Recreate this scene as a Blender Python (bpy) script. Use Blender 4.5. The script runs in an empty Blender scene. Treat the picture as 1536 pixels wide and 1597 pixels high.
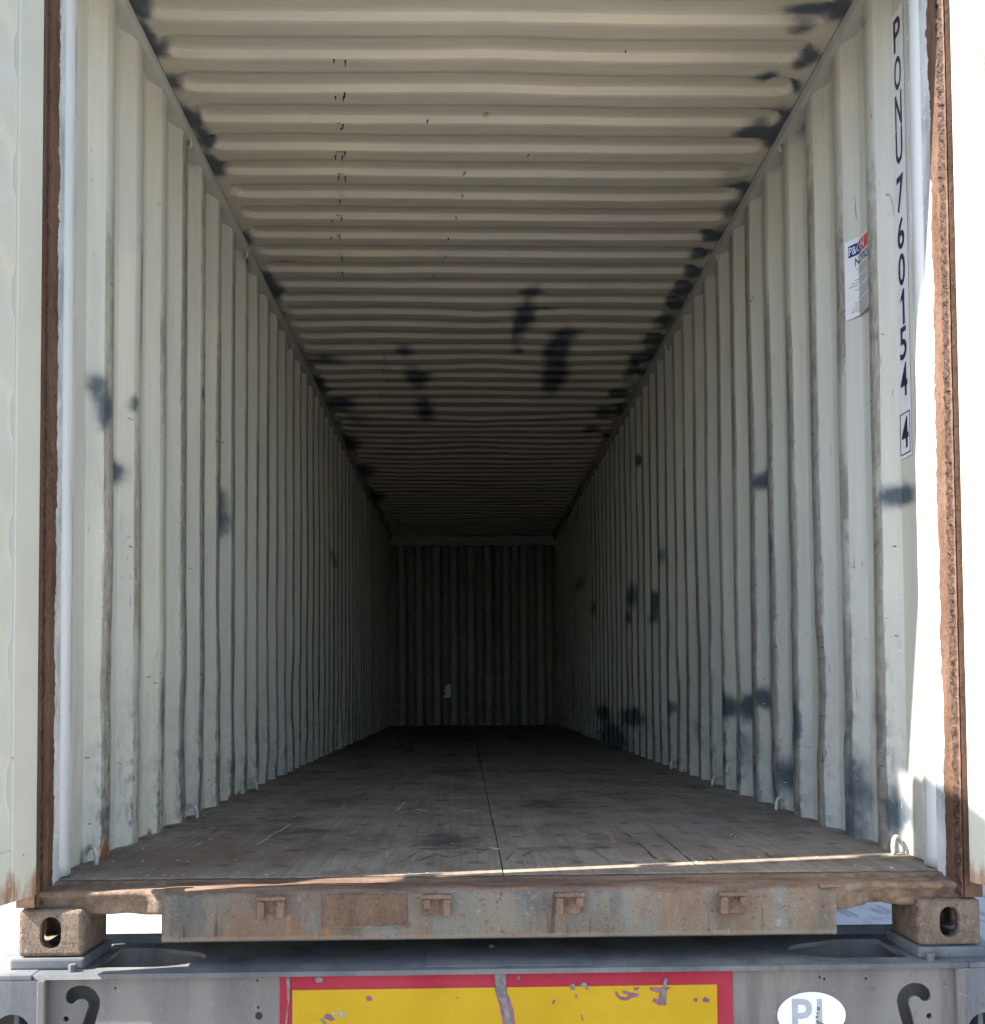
import bpy, bmesh, math, random
import numpy as np
from mathutils import Vector, Matrix
random.seed(7); rng = np.random.RandomState(11)
C = bpy.context.scene.collection
SC = bpy.context.scene

# ------------------------------------------------------------------ camera, world, sun, exposure
F_PX, PP_X, PP_Y = 1608.84, 768.0, 1019.9
CAM = np.array((-.09275, -2.6315, .4888)); YAW, PITCH, ROLL = .02488, .0359, .00658
_f = np.array((math.sin(YAW)*math.cos(PITCH), math.cos(YAW)*math.cos(PITCH), math.sin(PITCH)))
_r = np.array((math.cos(YAW), -math.sin(YAW), 0.)); _u = np.cross(_r, _f)
_R = math.cos(ROLL)*_r - math.sin(ROLL)*_u; _U = math.sin(ROLL)*_r + math.cos(ROLL)*_u
cd = bpy.data.cameras.new('camera'); cam = bpy.data.objects.new('camera', cd); C.objects.link(cam)
cam.matrix_world = Matrix((( _R[0], _U[0], -_f[0], CAM[0]), (_R[1], _U[1], -_f[1], CAM[1]), (_R[2], _U[2], -_f[2], CAM[2]), (0, 0, 0, 1)))
cd.sensor_fit = 'HORIZONTAL'; cd.sensor_width = 36; cd.lens = 36*F_PX/1536
cd.shift_x = 0; cd.shift_y = (PP_Y-798.5)/1536; cd.clip_start = .05; cd.clip_end = 600
SC.camera = cam

SUN_DIR = Vector((1, .182, -1.0)).normalized()            # the way the light travels
SUN_EL = math.asin(-SUN_DIR.z); SUN_AZ = math.atan2(-SUN_DIR.x, -SUN_DIR.y)
w = bpy.data.worlds.new('World'); SC.world = w; w.use_nodes = True
nt = w.node_tree; bg = nt.nodes['Background']
sky = nt.nodes.new('ShaderNodeTexSky'); sky.sky_type = 'NISHITA'; sky.sun_disc = False
sky.sun_elevation = SUN_EL; sky.sun_rotation = SUN_AZ
nt.links.new(sky.outputs[0], bg.inputs[0]); bg.inputs[1].default_value = .105
sl = bpy.data.lights.new('sun', 'SUN'); sl.energy = 3.8; sl.angle = math.radians(.55); sl.color = (1, .94, .84)
so = bpy.data.objects.new('sun', sl); C.objects.link(so); so.rotation_euler = SUN_DIR.to_track_quat('-Z', 'Y').to_euler(); so.location = (-8, -4, 12)
vs = SC.view_settings; vs.view_transform = 'Standard'; vs.look = 'None'; vs.gamma = 1; vs.use_curve_mapping = False; vs.exposure = 2.68
SC.render.engine = 'CYCLES'; cy = SC.cycles; cy.use_denoising = True; cy.use_adaptive_sampling = True; cy.adaptive_threshold = .014; cy.adaptive_min_samples = 16; cy.max_bounces = 7; cy.diffuse_bounces = 4; cy.glossy_bounces = 3
cy.sample_clamp_indirect = 8; cy.caustics_reflective = False; cy.caustics_refractive = False

# ------------------------------------------------------------------ pixel helpers (photo pixels 1536 x 1597 -> points on known surfaces)
def ray(u, v): return _f + _R*(u-PP_X)/F_PX + _U*(PP_Y-v)/F_PX
def onx(u, v, x): d = ray(u, v); return CAM + d*(x-CAM[0])/d[0]
def ony(u, v, y): d = ray(u, v); return CAM + d*(y-CAM[1])/d[1]
def onz(u, v, z): d = ray(u, v); return CAM + d*(z-CAM[2])/d[2]

# ------------------------------------------------------------------ numpy value noise for dents
def vnoise(x, y, seed=0):
    x = np.asarray(x, float); y = np.asarray(y, float)
    tab = np.random.RandomState(seed).rand(256, 256)*2-1
    xi = np.floor(x).astype(int); yi = np.floor(y).astype(int); fx = x-xi; fy = y-yi
    fx = fx*fx*(3-2*fx); fy = fy*fy*(3-2*fy)
    a = tab[xi % 256, yi % 256]; b = tab[(xi+1) % 256, yi % 256]; c = tab[xi % 256, (yi+1) % 256]; d = tab[(xi+1) % 256, (yi+1) % 256]
    return (a*(1-fx)+b*fx)*(1-fy)+(c*(1-fx)+d*fx)*fy
def sstep(a, b, x): t = np.clip((x-a)/(b-a), 0, 1); return t*t*(3-2*t)

# ------------------------------------------------------------------ materials
class MT:
    def __init__(s, name, rough=.6, metal=0, spec=.4):
        s.m = bpy.data.materials.new(name); s.m.use_nodes = True; s.t = s.m.node_tree
        s.b = s.t.nodes['Principled BSDF']; s.b.inputs['Roughness'].default_value = rough
        s.b.inputs['Metallic'].default_value = metal; s.b.inputs['Specular IOR Level'].default_value = spec
        s.co = s.n('ShaderNodeTexCoord').outputs['Object']
    def n(s, typ, **k):
        x = s.t.nodes.new(typ)
        for a, v in k.items(): setattr(x, a, v)
        return x
    def put(s, sock, v):
        if isinstance(v, bpy.types.NodeSocket): s.t.links.new(v, sock)
        elif isinstance(v, tuple) and len(v) == 3 and sock.type == 'RGBA': sock.default_value = (*v, 1)
        else: sock.default_value = v
    def map(s, sc=(1, 1, 1), loc=(0, 0, 0), rot=(0, 0, 0), src=None):
        x = s.n('ShaderNodeMapping'); s.put(x.inputs[0], src or s.co)
        x.inputs['Location'].default_value = loc; x.inputs['Scale'].default_value = sc; x.inputs['Rotation'].default_value = rot
        return x.outputs[0]
    def noise(s, scale, detail=4, rough=.55, co=None, dist=0):
        x = s.n('ShaderNodeTexNoise'); s.put(x.inputs['Vector'], co or s.co)
        x.inputs['Scale'].default_value = scale; x.inputs['Detail'].default_value = detail
        x.inputs['Roughness'].default_value = rough; x.inputs['Distortion'].default_value = dist
        return x.outputs[0]
    def vor(s, scale, co=None, feat='F1', rnd=1):
        x = s.n('ShaderNodeTexVoronoi', feature=feat); s.put(x.inputs['Vector'], co or s.co)
        x.inputs['Scale'].default_value = scale; x.inputs['Randomness'].default_value = rnd
        return x.outputs['Distance']
    def mr(s, v, a, b, c=0, d=1):
        x = s.n('ShaderNodeMapRange', interpolation_type='SMOOTHSTEP'); s.put(x.inputs[0], v)
        for i, q in enumerate((a, b, c, d)): x.inputs[i+1].default_value = q
        return x.outputs[0]
    def ma(s, op, a, b=0.):
        x = s.n('ShaderNodeMath', operation=op); s.put(x.inputs[0], a); s.put(x.inputs[1], b); return x.outputs[0]
    def mix(s, fac, a, b, typ='MIX'):
        x = s.n('ShaderNodeMix', data_type='RGBA', blend_type=typ)
        s.put(x.inputs['Factor'], fac); s.put(x.inputs[6], a); s.put(x.inputs[7], b); return x.outputs[2]
    def attr(s, name): return s.n('ShaderNodeAttribute', attribute_name=name).outputs['Fac']
    def xyz(s):
        x = s.n('ShaderNodeSeparateXYZ'); s.put(x.inputs[0], s.co); return x.outputs
    def bump(s, h, strength=.3, dist=.005):
        x = s.n('ShaderNodeBump'); s.put(x.inputs['Height'], h); x.inputs['Strength'].default_value = strength; x.inputs['Distance'].default_value = dist
        s.t.links.new(x.outputs[0], s.b.inputs['Normal'])
    def col(s, c, rough=None):
        s.put(s.b.inputs['Base Color'], c)
        if rough is not None: s.put(s.b.inputs['Roughness'], rough)
        return s.m

def flat_mat(name, c, rough=.6, var=.12, sc=30):
    k = MT(name, rough); n = k.noise(sc, 5)
    return k.col(k.mix(k.mr(n, .3, .75), tuple(x*(1-var) for x in c), tuple(min(1, x*(1+var)) for x in c)))

def paint_mat(name, base, scuffc, wall=True):
    k = MT(name, .5, spec=.35)
    nv = k.noise(4.5, 4, .62, co=k.map((5, 5, .45)) if wall else k.map((.6, 5, 5)))          # runs down the sheet
    nm = k.noise(11, 4, .65); nf = k.noise(42, 3, .6, co=k.map((1, 1, .55)) if wall else k.map((.5, 1, 1)))
    sc, low, s, r = k.attr('scuff'), k.attr('grime'), k.attr('spray'), k.attr('rust')
    c = k.mix(k.attr('tint'), tuple(x*.93 for x in base), (base[0]*1.03, base[1]*1.01, base[2]*.93))
    c = k.mix(k.mr(nv, .3, .7, .0, .30), c, tuple(x*.62 for x in base))
    nmc = k.ma('SUBTRACT', nm, .5); nfc = k.ma('SUBTRACT', nf, .5)
    e = k.ma('ADD', sc, k.ma('ADD', k.ma('MULTIPLY', nmc, .5), k.ma('MULTIPLY', nfc, .6)))
    sm = k.ma('MULTIPLY', k.mr(e, .42, .58), k.mr(nv, .2, .55, .45, 1))
    c = k.mix(k.ma('MULTIPLY', sm, .85), c, k.mix(k.mr(nf, .3, .7), tuple(x*.62 for x in scuffc), tuple(x*1.3 for x in scuffc)))
    # fine dark rub lines across the worn ribs, white chips along them and near the floor
    ln = k.mr(k.noise(13, 2, .5, co=k.map((.5, .5, 6)) if wall else k.map((6, .5, .5))), .64, .67)
    c = k.mix(k.ma('MULTIPLY', k.ma('MULTIPLY', ln, k.ma('ADD', k.ma('MULTIPLY', sm, k.mr(nv, .45, .6)), .05)), .55), c, (.06, .055, .05))
    chip = k.mr(nf, .655, .69)
    c = k.mix(k.ma('MULTIPLY', chip, k.ma('ADD', k.ma('MULTIPLY', sm, .25), k.ma('MULTIPLY', low, .75))), c, (.70, .71, .69))
    g = k.ma('MULTIPLY', low, k.mr(k.ma('ADD', nm, k.ma('MULTIPLY', nfc, .7)), .42, .66))
    c = k.mix(k.ma('MULTIPLY', g, .85), c, (.075, .082, .092))
    spk = k.mr(nf, .34, .30)
    c = k.mix(k.ma('MULTIPLY', spk, k.mr(nm, .62, .68)), c, (.055, .045, .035))
    s2 = k.ma('ADD', s, k.ma('MULTIPLY', k.ma('ADD', nmc, k.ma('MULTIPLY', nfc, .5)), k.ma('MULTIPLY', s, .9)))
    c = k.mix(k.mr(s2, .02, .82, 0, .95), c, k.mix(nm, (.026, .037, .05), (.07, .092, .118)))
    rr = k.ma('MULTIPLY', k.mr(k.ma('ADD', r, k.ma('MULTIPLY', nmc, 1.2)), .35, .75), k.mr(r, .02, .15))
    c = k.mix(rr, c, k.mix(nf, (.34, .13, .03), (.11, .045, .02)))
    k.bump(k.ma('ADD', nf, k.ma('MULTIPLY', nm, 1.2)), .16, .004)
    return k.col(c, k.mr(nm, .3, .7, .42, .62))

WALLP = paint_mat('wall paint', (.495, .496, .456), (.265, .248, .212))
ROOFP = paint_mat('roof paint', (.505, .48, .42), (.255, .233, .192), False)
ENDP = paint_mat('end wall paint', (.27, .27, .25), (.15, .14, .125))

def door_mat():
    k = MT('door paint', .42)
    c = k.mix(k.mr(k.noise(2, 5), .3, .7), (.42, .418, .36), (.47, .465, .40))
    c = k.mix(k.ma('MULTIPLY', k.mr(k.noise(7, 6, .65), .60, .74), .3), c, (.45, .44, .4))
    spk = k.mr(k.noise(45, 3, .5), .73, .76)
    c = k.mix(k.ma('MULTIPLY', spk, .75), c, (.2, .1, .05))
    z = k.xyz()[2]
    low = k.ma('ADD', k.mr(z, .0, .2, 1, 0), k.ma('MULTIPLY', k.ma('SUBTRACT', k.noise(18, 6, .7, co=k.map((1, 1, .3))), .5), 1.3))
    c = k.mix(k.ma('MULTIPLY', k.mr(low, .75, 1.15), .9), c, k.mix(k.noise(40), (.33, .13, .03), (.13, .055, .03)))
    k.bump(k.noise(60, 4), .06, .003)
    return k.col(c)
DOORP = door_mat()

def rust_mat(name, a, b, dark, sc=1., bumps=.6, flake=.35):
    k = MT(name, .88, spec=.15)
    n1 = k.noise(9*sc, 7, .65, co=k.map((1, 1, .35))); n2 = k.noise(45*sc, 6, .7)
    c = k.mix(k.mr(n1, .3, .68), a, b); c = k.mix(k.ma('MULTIPLY', k.mr(n2, .52, .7), .75), c, dark)
    f = k.vor(55*sc, co=k.map((1, 1, .6)))
    c = k.mix(k.ma('MULTIPLY', k.mr(f, .1, .0), flake), c, tuple(x*1.5 for x in a))
    k.bump(k.ma('ADD', n2, f), bumps, .008)
    return k.col(c)
RUST = rust_mat('rusty steel', (.15, .085, .052), (.085, .043, .026), (.035, .02, .014))
RUSTF = rust_mat('flaking rust', (.21, .145, .108), (.135, .085, .06), (.055, .033, .024), 1.3, 1)

def post_mat():
    k = MT('corner post paint and rust', .75, spec=.2)
    y = k.attr('rust')
    paint = k.mix(k.mr(k.noise(9, 6, .65, co=k.map((1, 1, .4))), .35, .65), (.27, .29, .30), (.52, .54, .54))
    paint = k.mix(k.ma('MULTIPLY', k.mr(k.noise(40, 4), .6, .7), .5), paint, (.7, .7, .68))
    n1 = k.noise(14, 7, .65, co=k.map((1, 1, .3))); n2 = k.noise(60, 6, .7)
    rc = k.mix(k.mr(n1, .32, .66), (.085, .045, .028), (.135, .08, .057)); rc = k.mix(k.ma('MULTIPLY', k.mr(n2, .5, .7), .7), rc, (.04, .022, .015))
    rc = k.mix(k.mr(k.attr('crust'), .25, .7), rc, k.mix(k.mr(n2, .4, .6), (.075, .045, .033), (.028, .017, .013)))
    e = k.ma('ADD', y, k.ma('MULTIPLY', k.ma('SUBTRACT', k.noise(26, 6, .65, co=k.map((1, 1, .5))), .5), 1.7))
    m = k.mr(e, .48, .53)
    c = k.mix(m, paint, rc)
    k.bump(k.ma('ADD', k.ma('MULTIPLY', n2, k.ma('ADD', .2, m)), k.ma('MULTIPLY', m, .8)), .7, .006)
    return k.col(c)
POST = post_mat()

def sill_mat(end=False):
    k = MT('weathered sill end' if end else 'weathered sill paint', .8, spec=.2)
    st = k.map((1, 1, .25)); z = k.xyz()[2]
    c = k.mix(k.mr(k.noise(4, 5, co=st), .4, .6), (.075, .072, .064), (.145, .152, .138))
    c = k.mix(k.ma('MULTIPLY', k.mr(k.noise(11, 6, .6, co=st), .44, .60), .75), c, (.165, .135, .10))
    c = k.mix(k.ma('MULTIPLY', k.mr(k.noise(3.1, 6, .7, co=k.map((1, 1, .6), (3, 1, 2))), .43, .60), .9), c, k.mix(k.noise(35, 5), (.115, .067, .044), (.18, .12, .082)))
    pit = k.mr(k.noise(75, 3, .5), .64, .7); zone = k.mr(k.noise(3.7, 3, co=k.map(loc=(7, 0, 0))), .5, .6)
    c = k.mix(k.ma('MULTIPLY', k.ma('MULTIPLY', pit, zone), .9), c, (.075, .036, .022))
    gn = k.noise(34, 5, .75); c = k.mix(k.mr(gn, .56, .68, 0, .75), c, (.06, .042, .032)); c = k.mix(k.mr(gn, .42, .32, 0, .55), c, (.27, .235, .19))
    run = k.mr(k.noise(46, 3, .6, co=k.map((1, 1, .05))), .585, .63); rz = k.mr(k.noise(5, 4, co=k.map((1, 1, .4), (2, 0, 5))), .5, .6)
    c = k.mix(k.ma('MULTIPLY', k.ma('MULTIPLY', run, rz), .7), c, (.04, .036, .03))
    c = k.mix(k.ma('MULTIPLY', k.mr(k.noise(30, 3, .6, co=k.map((1, 1, .06), (4, 0, 0))), .62, .66), .5), c, (.25, .13, .05))
    top = k.ma('ADD', k.mr(z, -.05, -.006), k.ma('MULTIPLY', k.ma('SUBTRACT', k.noise(13, 6, .7), .5), .9))
    c = k.mix(k.ma('MULTIPLY', k.mr(top, .55, .95), .9), c, k.mix(k.mr(k.noise(20, 5, co=k.map((.3, 2, 2))), .35, .65), (.085, .047, .032), (.17, .11, .075)))
    bot = k.ma('ADD', k.mr(z, -.10, -.138), k.ma('MULTIPLY', k.ma('SUBTRACT', k.noise(16, 6, .7), .5), 1.2))
    c = k.mix(k.ma('MULTIPLY', k.mr(bot, .6, .95), .75), c, (.20, .16, .125))
    fg = k.noise(140, 4, .7); c = k.mix(k.mr(fg, .57, .67, 0, .6), c, (.05, .036, .028)); c = k.mix(k.mr(fg, .41, .32, 0, .4), c, (.26, .225, .18))
    if end: c = k.mix(k.mr(k.noise(5, 6, .7), .3, .62, .45, .95), c, k.mix(k.mr(k.noise(28, 6, .75), .35, .65), (.095, .06, .042), (.20, .145, .105)))
    k.bump(k.ma('ADD', k.noise(50, 6, .7), k.ma('MULTIPLY', k.noise(12, 5), 1.2)), .55, .006)
    return k.col(c)
SILL = sill_mat()
SILLE = sill_mat(True)
def mud_mat():
    k = MT('muddy cast steel', .85, spec=.2)
    c = k.mix(k.mr(k.noise(6, 6, .65), .35, .65), (.135, .098, .072), (.205, .158, .118))
    c = k.mix(k.ma('MULTIPLY', k.mr(k.noise(17, 6, .7), .52, .66), .7), c, (.07, .04, .027))
    gn = k.noise(45, 5, .75); c = k.mix(k.mr(gn, .54, .64, 0, .65), c, (.24, .195, .15)); c = k.mix(k.mr(gn, .44, .34, 0, .75), c, (.06, .038, .027))
    fg = k.noise(150, 4, .7); c = k.mix(k.mr(fg, .55, .66, 0, .7), c, (.05, .033, .025)); c = k.mix(k.mr(fg, .42, .32, 0, .55), c, (.27, .225, .175))
    k.bump(k.ma('ADD', fg, k.ma('MULTIPLY', k.noise(18, 5), .5)), 1., .008)
    return k.col(c)
MUD = mud_mat()

PITTED = rust_mat('pitted rust', (.17, .115, .082), (.12, .075, .05), (.05, .026, .017), 2.2, .9, .5)
FOOT = rust_mat('muddy rust', (.135, .092, .066), (.09, .058, .041), (.045, .03, .022), 1.2, .8)
def board_mat():
    k = MT('floor plywood', .82, spec=.25)
    grain = k.map((55, 1.6, 1))
    c = k.mix(k.mr(k.noise(2.2, 5, .6), .3, .7), (.185, .152, .122), (.265, .225, .18))
    c = k.mix(k.ma('MULTIPLY', k.mr(k.noise(1.0, 5, .65, co=grain), .42, .66), .38), c, (.10, .082, .066))
    c = k.mix(k.ma('MULTIPLY', k.mr(k.noise(3.4, 7, .7, co=k.map((1.6, .6, 1))), .47, .66), .65), c, (.115, .075, .05))
    c = k.mix(k.ma('MULTIPLY', k.mr(k.noise(1.7, 7, .7, co=k.map((1, 1, 1), (4, 2, 0))), .52, .68), .8), c, (.052, .044, .039))
    # dark rings round the screw heads, in rows over the cross members
    p = k.n('ShaderNodeSeparateXYZ'); k.put(p.inputs[0], k.co)
    jx = k.ma('MULTIPLY', k.ma('SUBTRACT', k.noise(4, 1), .5), .9)
    gx = k.ma('SUBTRACT', k.ma('FRACT', k.ma('ADD', k.ma('MULTIPLY', p.outputs[0], 7.2), jx)), .5)
    gy = k.ma('SUBTRACT', k.ma('FRACT', k.ma('ADD', k.ma('MULTIPLY', p.outputs[1], 3.55), k.ma('MULTIPLY', k.noise(2.3, 2, co=k.map(loc=(5, 1, 0))), .8))), .5)
    d = k.ma('SQRT', k.ma('ADD', k.ma('POWER', k.ma('MULTIPLY', gx, .139), 2.), k.ma('POWER', k.ma('MULTIPLY', gy, .282), 2.)))
    d = k.ma('ADD', d, k.ma('MULTIPLY', k.ma('SUBTRACT', k.noise(60, 3), .5), .012))
    keep = k.mr(k.noise(5, 1, co=k.map((1, 1, 1), (9, 3, 0))), .34, .46)
    c = k.mix(k.ma('MULTIPLY', k.ma('MULTIPLY', k.mr(d, .034, .008), keep), .62), c, (.045, .04, .037))
    q = k.n('ShaderNodeVectorMath', operation='LENGTH'); q0 = onz(700, 1312, 0); k.put(q.inputs[0], k.map((7., 3.6, 0), (-7.*q0[0], -3.6*q0[1], 0)))
    ps = k.ma('ADD', q.outputs['Value'], k.ma('MULTIPLY', k.ma('SUBTRACT', k.noise(14, 6, .75), .5), 2.6))
    c = k.mix(k.mr(ps, 1.1, .2, 0, .8), c, (.045, .038, .033))
    q = k.n('ShaderNodeVectorMath', operation='LENGTH'); q0 = onz(300, 1335, 0); k.put(q.inputs[0], k.map((2.2, 2.2, 0), (-2.2*q0[0], -2.2*q0[1], 0)))
    ps = k.ma('ADD', q.outputs['Value'], k.ma('MULTIPLY', k.ma('SUBTRACT', k.noise(6, 6, .7), .5), 2.2))
    c = k.mix(k.mr(ps, 1.2, .2, 0, .6), c, (.12, .075, .05))
    scr = k.mr(k.noise(5, 2, .5, co=k.map((7, .55, 1), rot=(0, 0, .35))), .715, .735)
    c = k.mix(k.ma('MULTIPLY', scr, .5), c, (.36, .33, .30))
    spk = k.mr(k.noise(95, 2, .5), .74, .77); c = k.mix(k.ma('MULTIPLY', spk, .6), c, (.4, .37, .33))
    k.bump(k.ma('ADD', k.noise(1.0, 5, .65, co=grain), k.noise(30, 5)), .35, .004)
    return k.col(c, k.mr(k.noise(6, 5), .3, .7, .62, .88))
BOARD = board_mat()

def trailer_mat(name, a, b, dust):
    k = MT(name, .75, spec=.25); st = k.map((1, 1, .22))
    c = k.mix(k.mr(k.noise(5, 6, .6, co=st), .35, .65), a, b)
    c = k.mix(k.ma('MULTIPLY', k.mr(k.noise(3, 6, .65), .45, .68), .6), c, dust)
    c = k.mix(k.ma('MULTIPLY', k.mr(k.noise(24, 6, .7), .6, .7), .5), c, tuple(x*.55 for x in a))
    c = k.mix(k.mr(k.noise(9, 6, .7, co=k.map((1, 1, .12))), .5, .7, 0, .5), c, tuple(x*.5 for x in a)); c = k.mix(k.mr(k.noise(60, 5, .75), .6, .7, 0, .45), c, tuple(x*1.6 for x in b))
    k.bump(k.noise(45, 6, .7), .25, .003)
    return k.col(c)
TRL = trailer_mat('dusty grey trailer paint', (.10, .093, .088), (.15, .14, .13), (.16, .142, .122))
TRLT = trailer_mat('worn blue grey trailer paint', (.07, .076, .084), (.12, .125, .132), (.15, .143, .136))
DARK = trailer_mat('dark chassis paint', (.06, .07, .085), (.10, .11, .125), (.13, .13, .13))
def ground_mat():
    k = MT('pale yard concrete', .9, spec=.15)
    c = k.mix(k.mr(k.noise(.35, 6, .6), .3, .7), (.235, .212, .195), (.30, .272, .25))
    c = k.mix(k.ma('MULTIPLY', k.mr(k.noise(3, 7, .7), .5, .65), .5), c, (.165, .15, .138))
    c = k.mix(k.ma('MULTIPLY', k.mr(k.noise(5, 6, .7, co=k.map((1, .22, 1))), .56, .63), .6), c, (.095, .088, .083))
    k.bump(k.noise(20, 7, .7), .6, .02)
    return k.col(c)
GROUND = ground_mat()
def sign_mat(name, c, c2):
    k = MT(name, .6, spec=.15)
    x = k.mix(k.mr(k.noise(6, 5), .3, .7), c, c2)
    x = k.mix(k.ma('MULTIPLY', k.mr(k.noise(26, 6, .7, co=k.map((1, 1, .7))), .60, .68), .35), x, tuple(q*.55 for q in c))
    sp = k.mr(k.noise(38, 3, .5), .735, .755)
    x = k.mix(sp, x, (.13, .09, .1))
    return k.col(x)
YELLOW = sign_mat('yellow reflective sheet', (.33, .205, .006), (.37, .235, .010))
REDS = sign_mat('red reflective sheet', (.22, .012, .026), (.25, .024, .04))
SCRAPE = flat_mat('scraped plate', (.125, .115, .115), .6, .35, 60)
PURPLE = flat_mat('torn sheet backing', (.145, .06, .085), .6, .3, 60)
STICK = flat_mat('white vinyl', (.57, .58, .585), .45, .05, 14)
INK = flat_mat('navy vinyl lettering', (.012, .015, .035), .4, .2)
GREYINK = flat_mat('faded grey lettering', (.27, .28, .305), .5, .15)
BLUE = flat_mat('blue print', (.01, .02, .19), .45, .1)
REDP = flat_mat('red print', (.50, .08, .07), .45, .1)
PRINT = flat_mat('small grey print', (.22, .23, .25), .5, .1)
RINGP = flat_mat('chipped white ring paint', (.36, .36, .335), .5, .25, 60)
TAN = flat_mat('dusty perished seal', (.20, .16, .115), .85, .4, 40)
RUBBER = flat_mat('black rubber', (.025, .025, .025), .8, .3)
def _jb():
    k = MT('scuffed white post paint', .45)
    c = k.mix(k.mr(k.noise(4, 5, co=k.map((1, 1, .3))), .35, .65), (.41, .425, .42), (.475, .485, .475))
    c = k.mix(k.ma('MULTIPLY', k.mr(k.noise(30, 5, .65, co=k.map((1, 1, .4))), .63, .68), k.ma('ADD', .12, k.mr(k.xyz()[2], 1.6, 0., 0, .8))), c, (.13, .11, .10))
    c = k.mix(k.ma('MULTIPLY', k.mr(k.noise(7, 6, .7, co=k.map((1, 1, .25))), .55, .7), .35), c, (.38, .36, .33))
    k.bump(k.noise(50, 4), .1, .003)
    return k.col(c)
JBAR = _jb()

# ------------------------------------------------------------------ object helpers
def link(name, me, mat, parent=None, smooth=False, **props):
    o = bpy.data.objects.new(name, me); C.objects.link(o)
    if mat is not None and not me.materials: me.materials.append(mat)
    if smooth:
        for p in me.polygons: p.use_smooth = True
    if parent is not None:
        o.parent = parent; o.matrix_parent_inverse = INV[parent.name]
    for k, v in props.items(): o[k] = v
    return o
INV = {}
def reg(o, world): INV[o.name] = world.inverted(); return o
def empty(name, loc, **props):
    o = bpy.data.objects.new(name, None); C.objects.link(o); o.location = loc; o.empty_display_size = .1
    for k, v in props.items(): o[k] = v
    return reg(o, Matrix.Translation(loc))
def part(name, me, mat, parent, smooth=False, **props):
    o = link(name, me, mat, parent, smooth, **props); return reg(o, Matrix.Identity(4))
def mesh(name, verts, faces):
    me = bpy.data.meshes.new(name); me.from_pydata([tuple(map(float, v)) for v in verts], [], faces); me.update(); return me
def grid_mesh(name, P, flip=False, skip=()):
    """P: array (m, n, 3)"""
    m, n = P.shape[:2]; i = np.arange(m*n).reshape(m, n)
    a, b, c, d = i[:-1, :-1].ravel(), i[1:, :-1].ravel(), i[1:, 1:].ravel(), i[:-1, 1:].ravel()
    f = np.stack([a, d, c, b] if flip else [a, b, c, d], 1)
    if len(skip): f = np.delete(f, skip, 0)
    me = bpy.data.meshes.new(name); me.from_pydata(P.reshape(-1, 3).tolist(), [], f.tolist()); me.update(); return me
def set_attr(me, name, a):
    x = me.attributes.new(name, 'FLOAT', 'POINT'); x.data.foreach_set('value', np.asarray(a, np.float32).ravel())
def bm_box(bm, x0, x1, y0, y1, z0, z1):
    v = [bm.verts.new(p) for p in ((x0,y0,z0),(x1,y0,z0),(x1,y1,z0),(x0,y1,z0),(x0,y0,z1),(x1,y0,z1),(x1,y1,z1),(x0,y1,z1))]
    for q in ((0,3,2,1),(4,5,6,7),(0,1,5,4),(1,2,6,5),(2,3,7,6),(3,0,4,7)): bm.faces.new([v[i] for i in q])
    return v
def box(name, x0, x1, y0, y1, z0, z1, bev=0., seg=2, sub=0., jit=0., seed=1):
    bm = bmesh.new(); bm_box(bm, x0, x1, y0, y1, z0, z1)
    if bev: bmesh.ops.bevel(bm, geom=bm.edges[:], offset=bev, segments=seg, affect='EDGES', profile=.6)
    me = bpy.data.meshes.new(name); bm.to_mesh(me); bm.free(); return me
def shape2d(name, loops, extrude, M, offset=0., text=None, size=.1, align='CENTER', res=8):
    """closed 2D loops (or a text) -> filled, extruded mesh, mapped by the matrix M"""
    if text is not None:
        cu = bpy.data.curves.new(name, 'FONT'); cu.body = text; cu.size = size; cu.align_x = align; cu.align_y = 'CENTER'; cu.resolution_u = 3
    else:
        cu = bpy.data.curves.new(name, 'CURVE'); cu.dimensions = '2D'; cu.fill_mode = 'BOTH'
        for lp in loops:
            s = cu.splines.new('POLY'); s.points.add(len(lp)-1); s.use_cyclic_u = True
            for q, p in zip(s.points, lp): q.co = (p[0], p[1], 0, 1)
    cu.extrude = extrude; cu.offset = offset
    o = bpy.data.objects.new('tmp', cu); C.objects.link(o)
    dg = bpy.context.evaluated_depsgraph_get(); me = bpy.data.meshes.new_from_object(o.evaluated_get(dg)); me.name = name
    bpy.data.objects.remove(o); bpy.data.curves.remove(cu)
    me.transform(M); me.update(); return me
def basis(x, y, n, o):
    return Matrix(((x[0], y[0], n[0], o[0]), (x[1], y[1], n[1], o[1]), (x[2], y[2], n[2], o[2]), (0, 0, 0, 1)))
def circle(cx, cy_, r, n=16, ry=None):
    ry = ry or r; return [(cx+r*math.cos(2*math.pi*i/n), cy_+ry*math.sin(2*math.pi*i/n)) for i in range(n)]
def boolean(target, cutters):
    """target mesh minus cutter meshes"""
    o = bpy.data.objects.new('tmp', target); C.objects.link(o); cs = []
    for me in cutters:
        c = bpy.data.objects.new('tmpc', me); C.objects.link(c); cs.append(c)
        m = o.modifiers.new('b', 'BOOLEAN'); m.operation = 'DIFFERENCE'; m.object = c; m.solver = 'EXACT'
    bpy.context.view_layer.update()
    dg = bpy.context.evaluated_depsgraph_get(); me = bpy.data.meshes.new_from_object(o.evaluated_get(dg))
    for x in [o]+cs: bpy.data.objects.remove(x)
    return me
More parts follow.
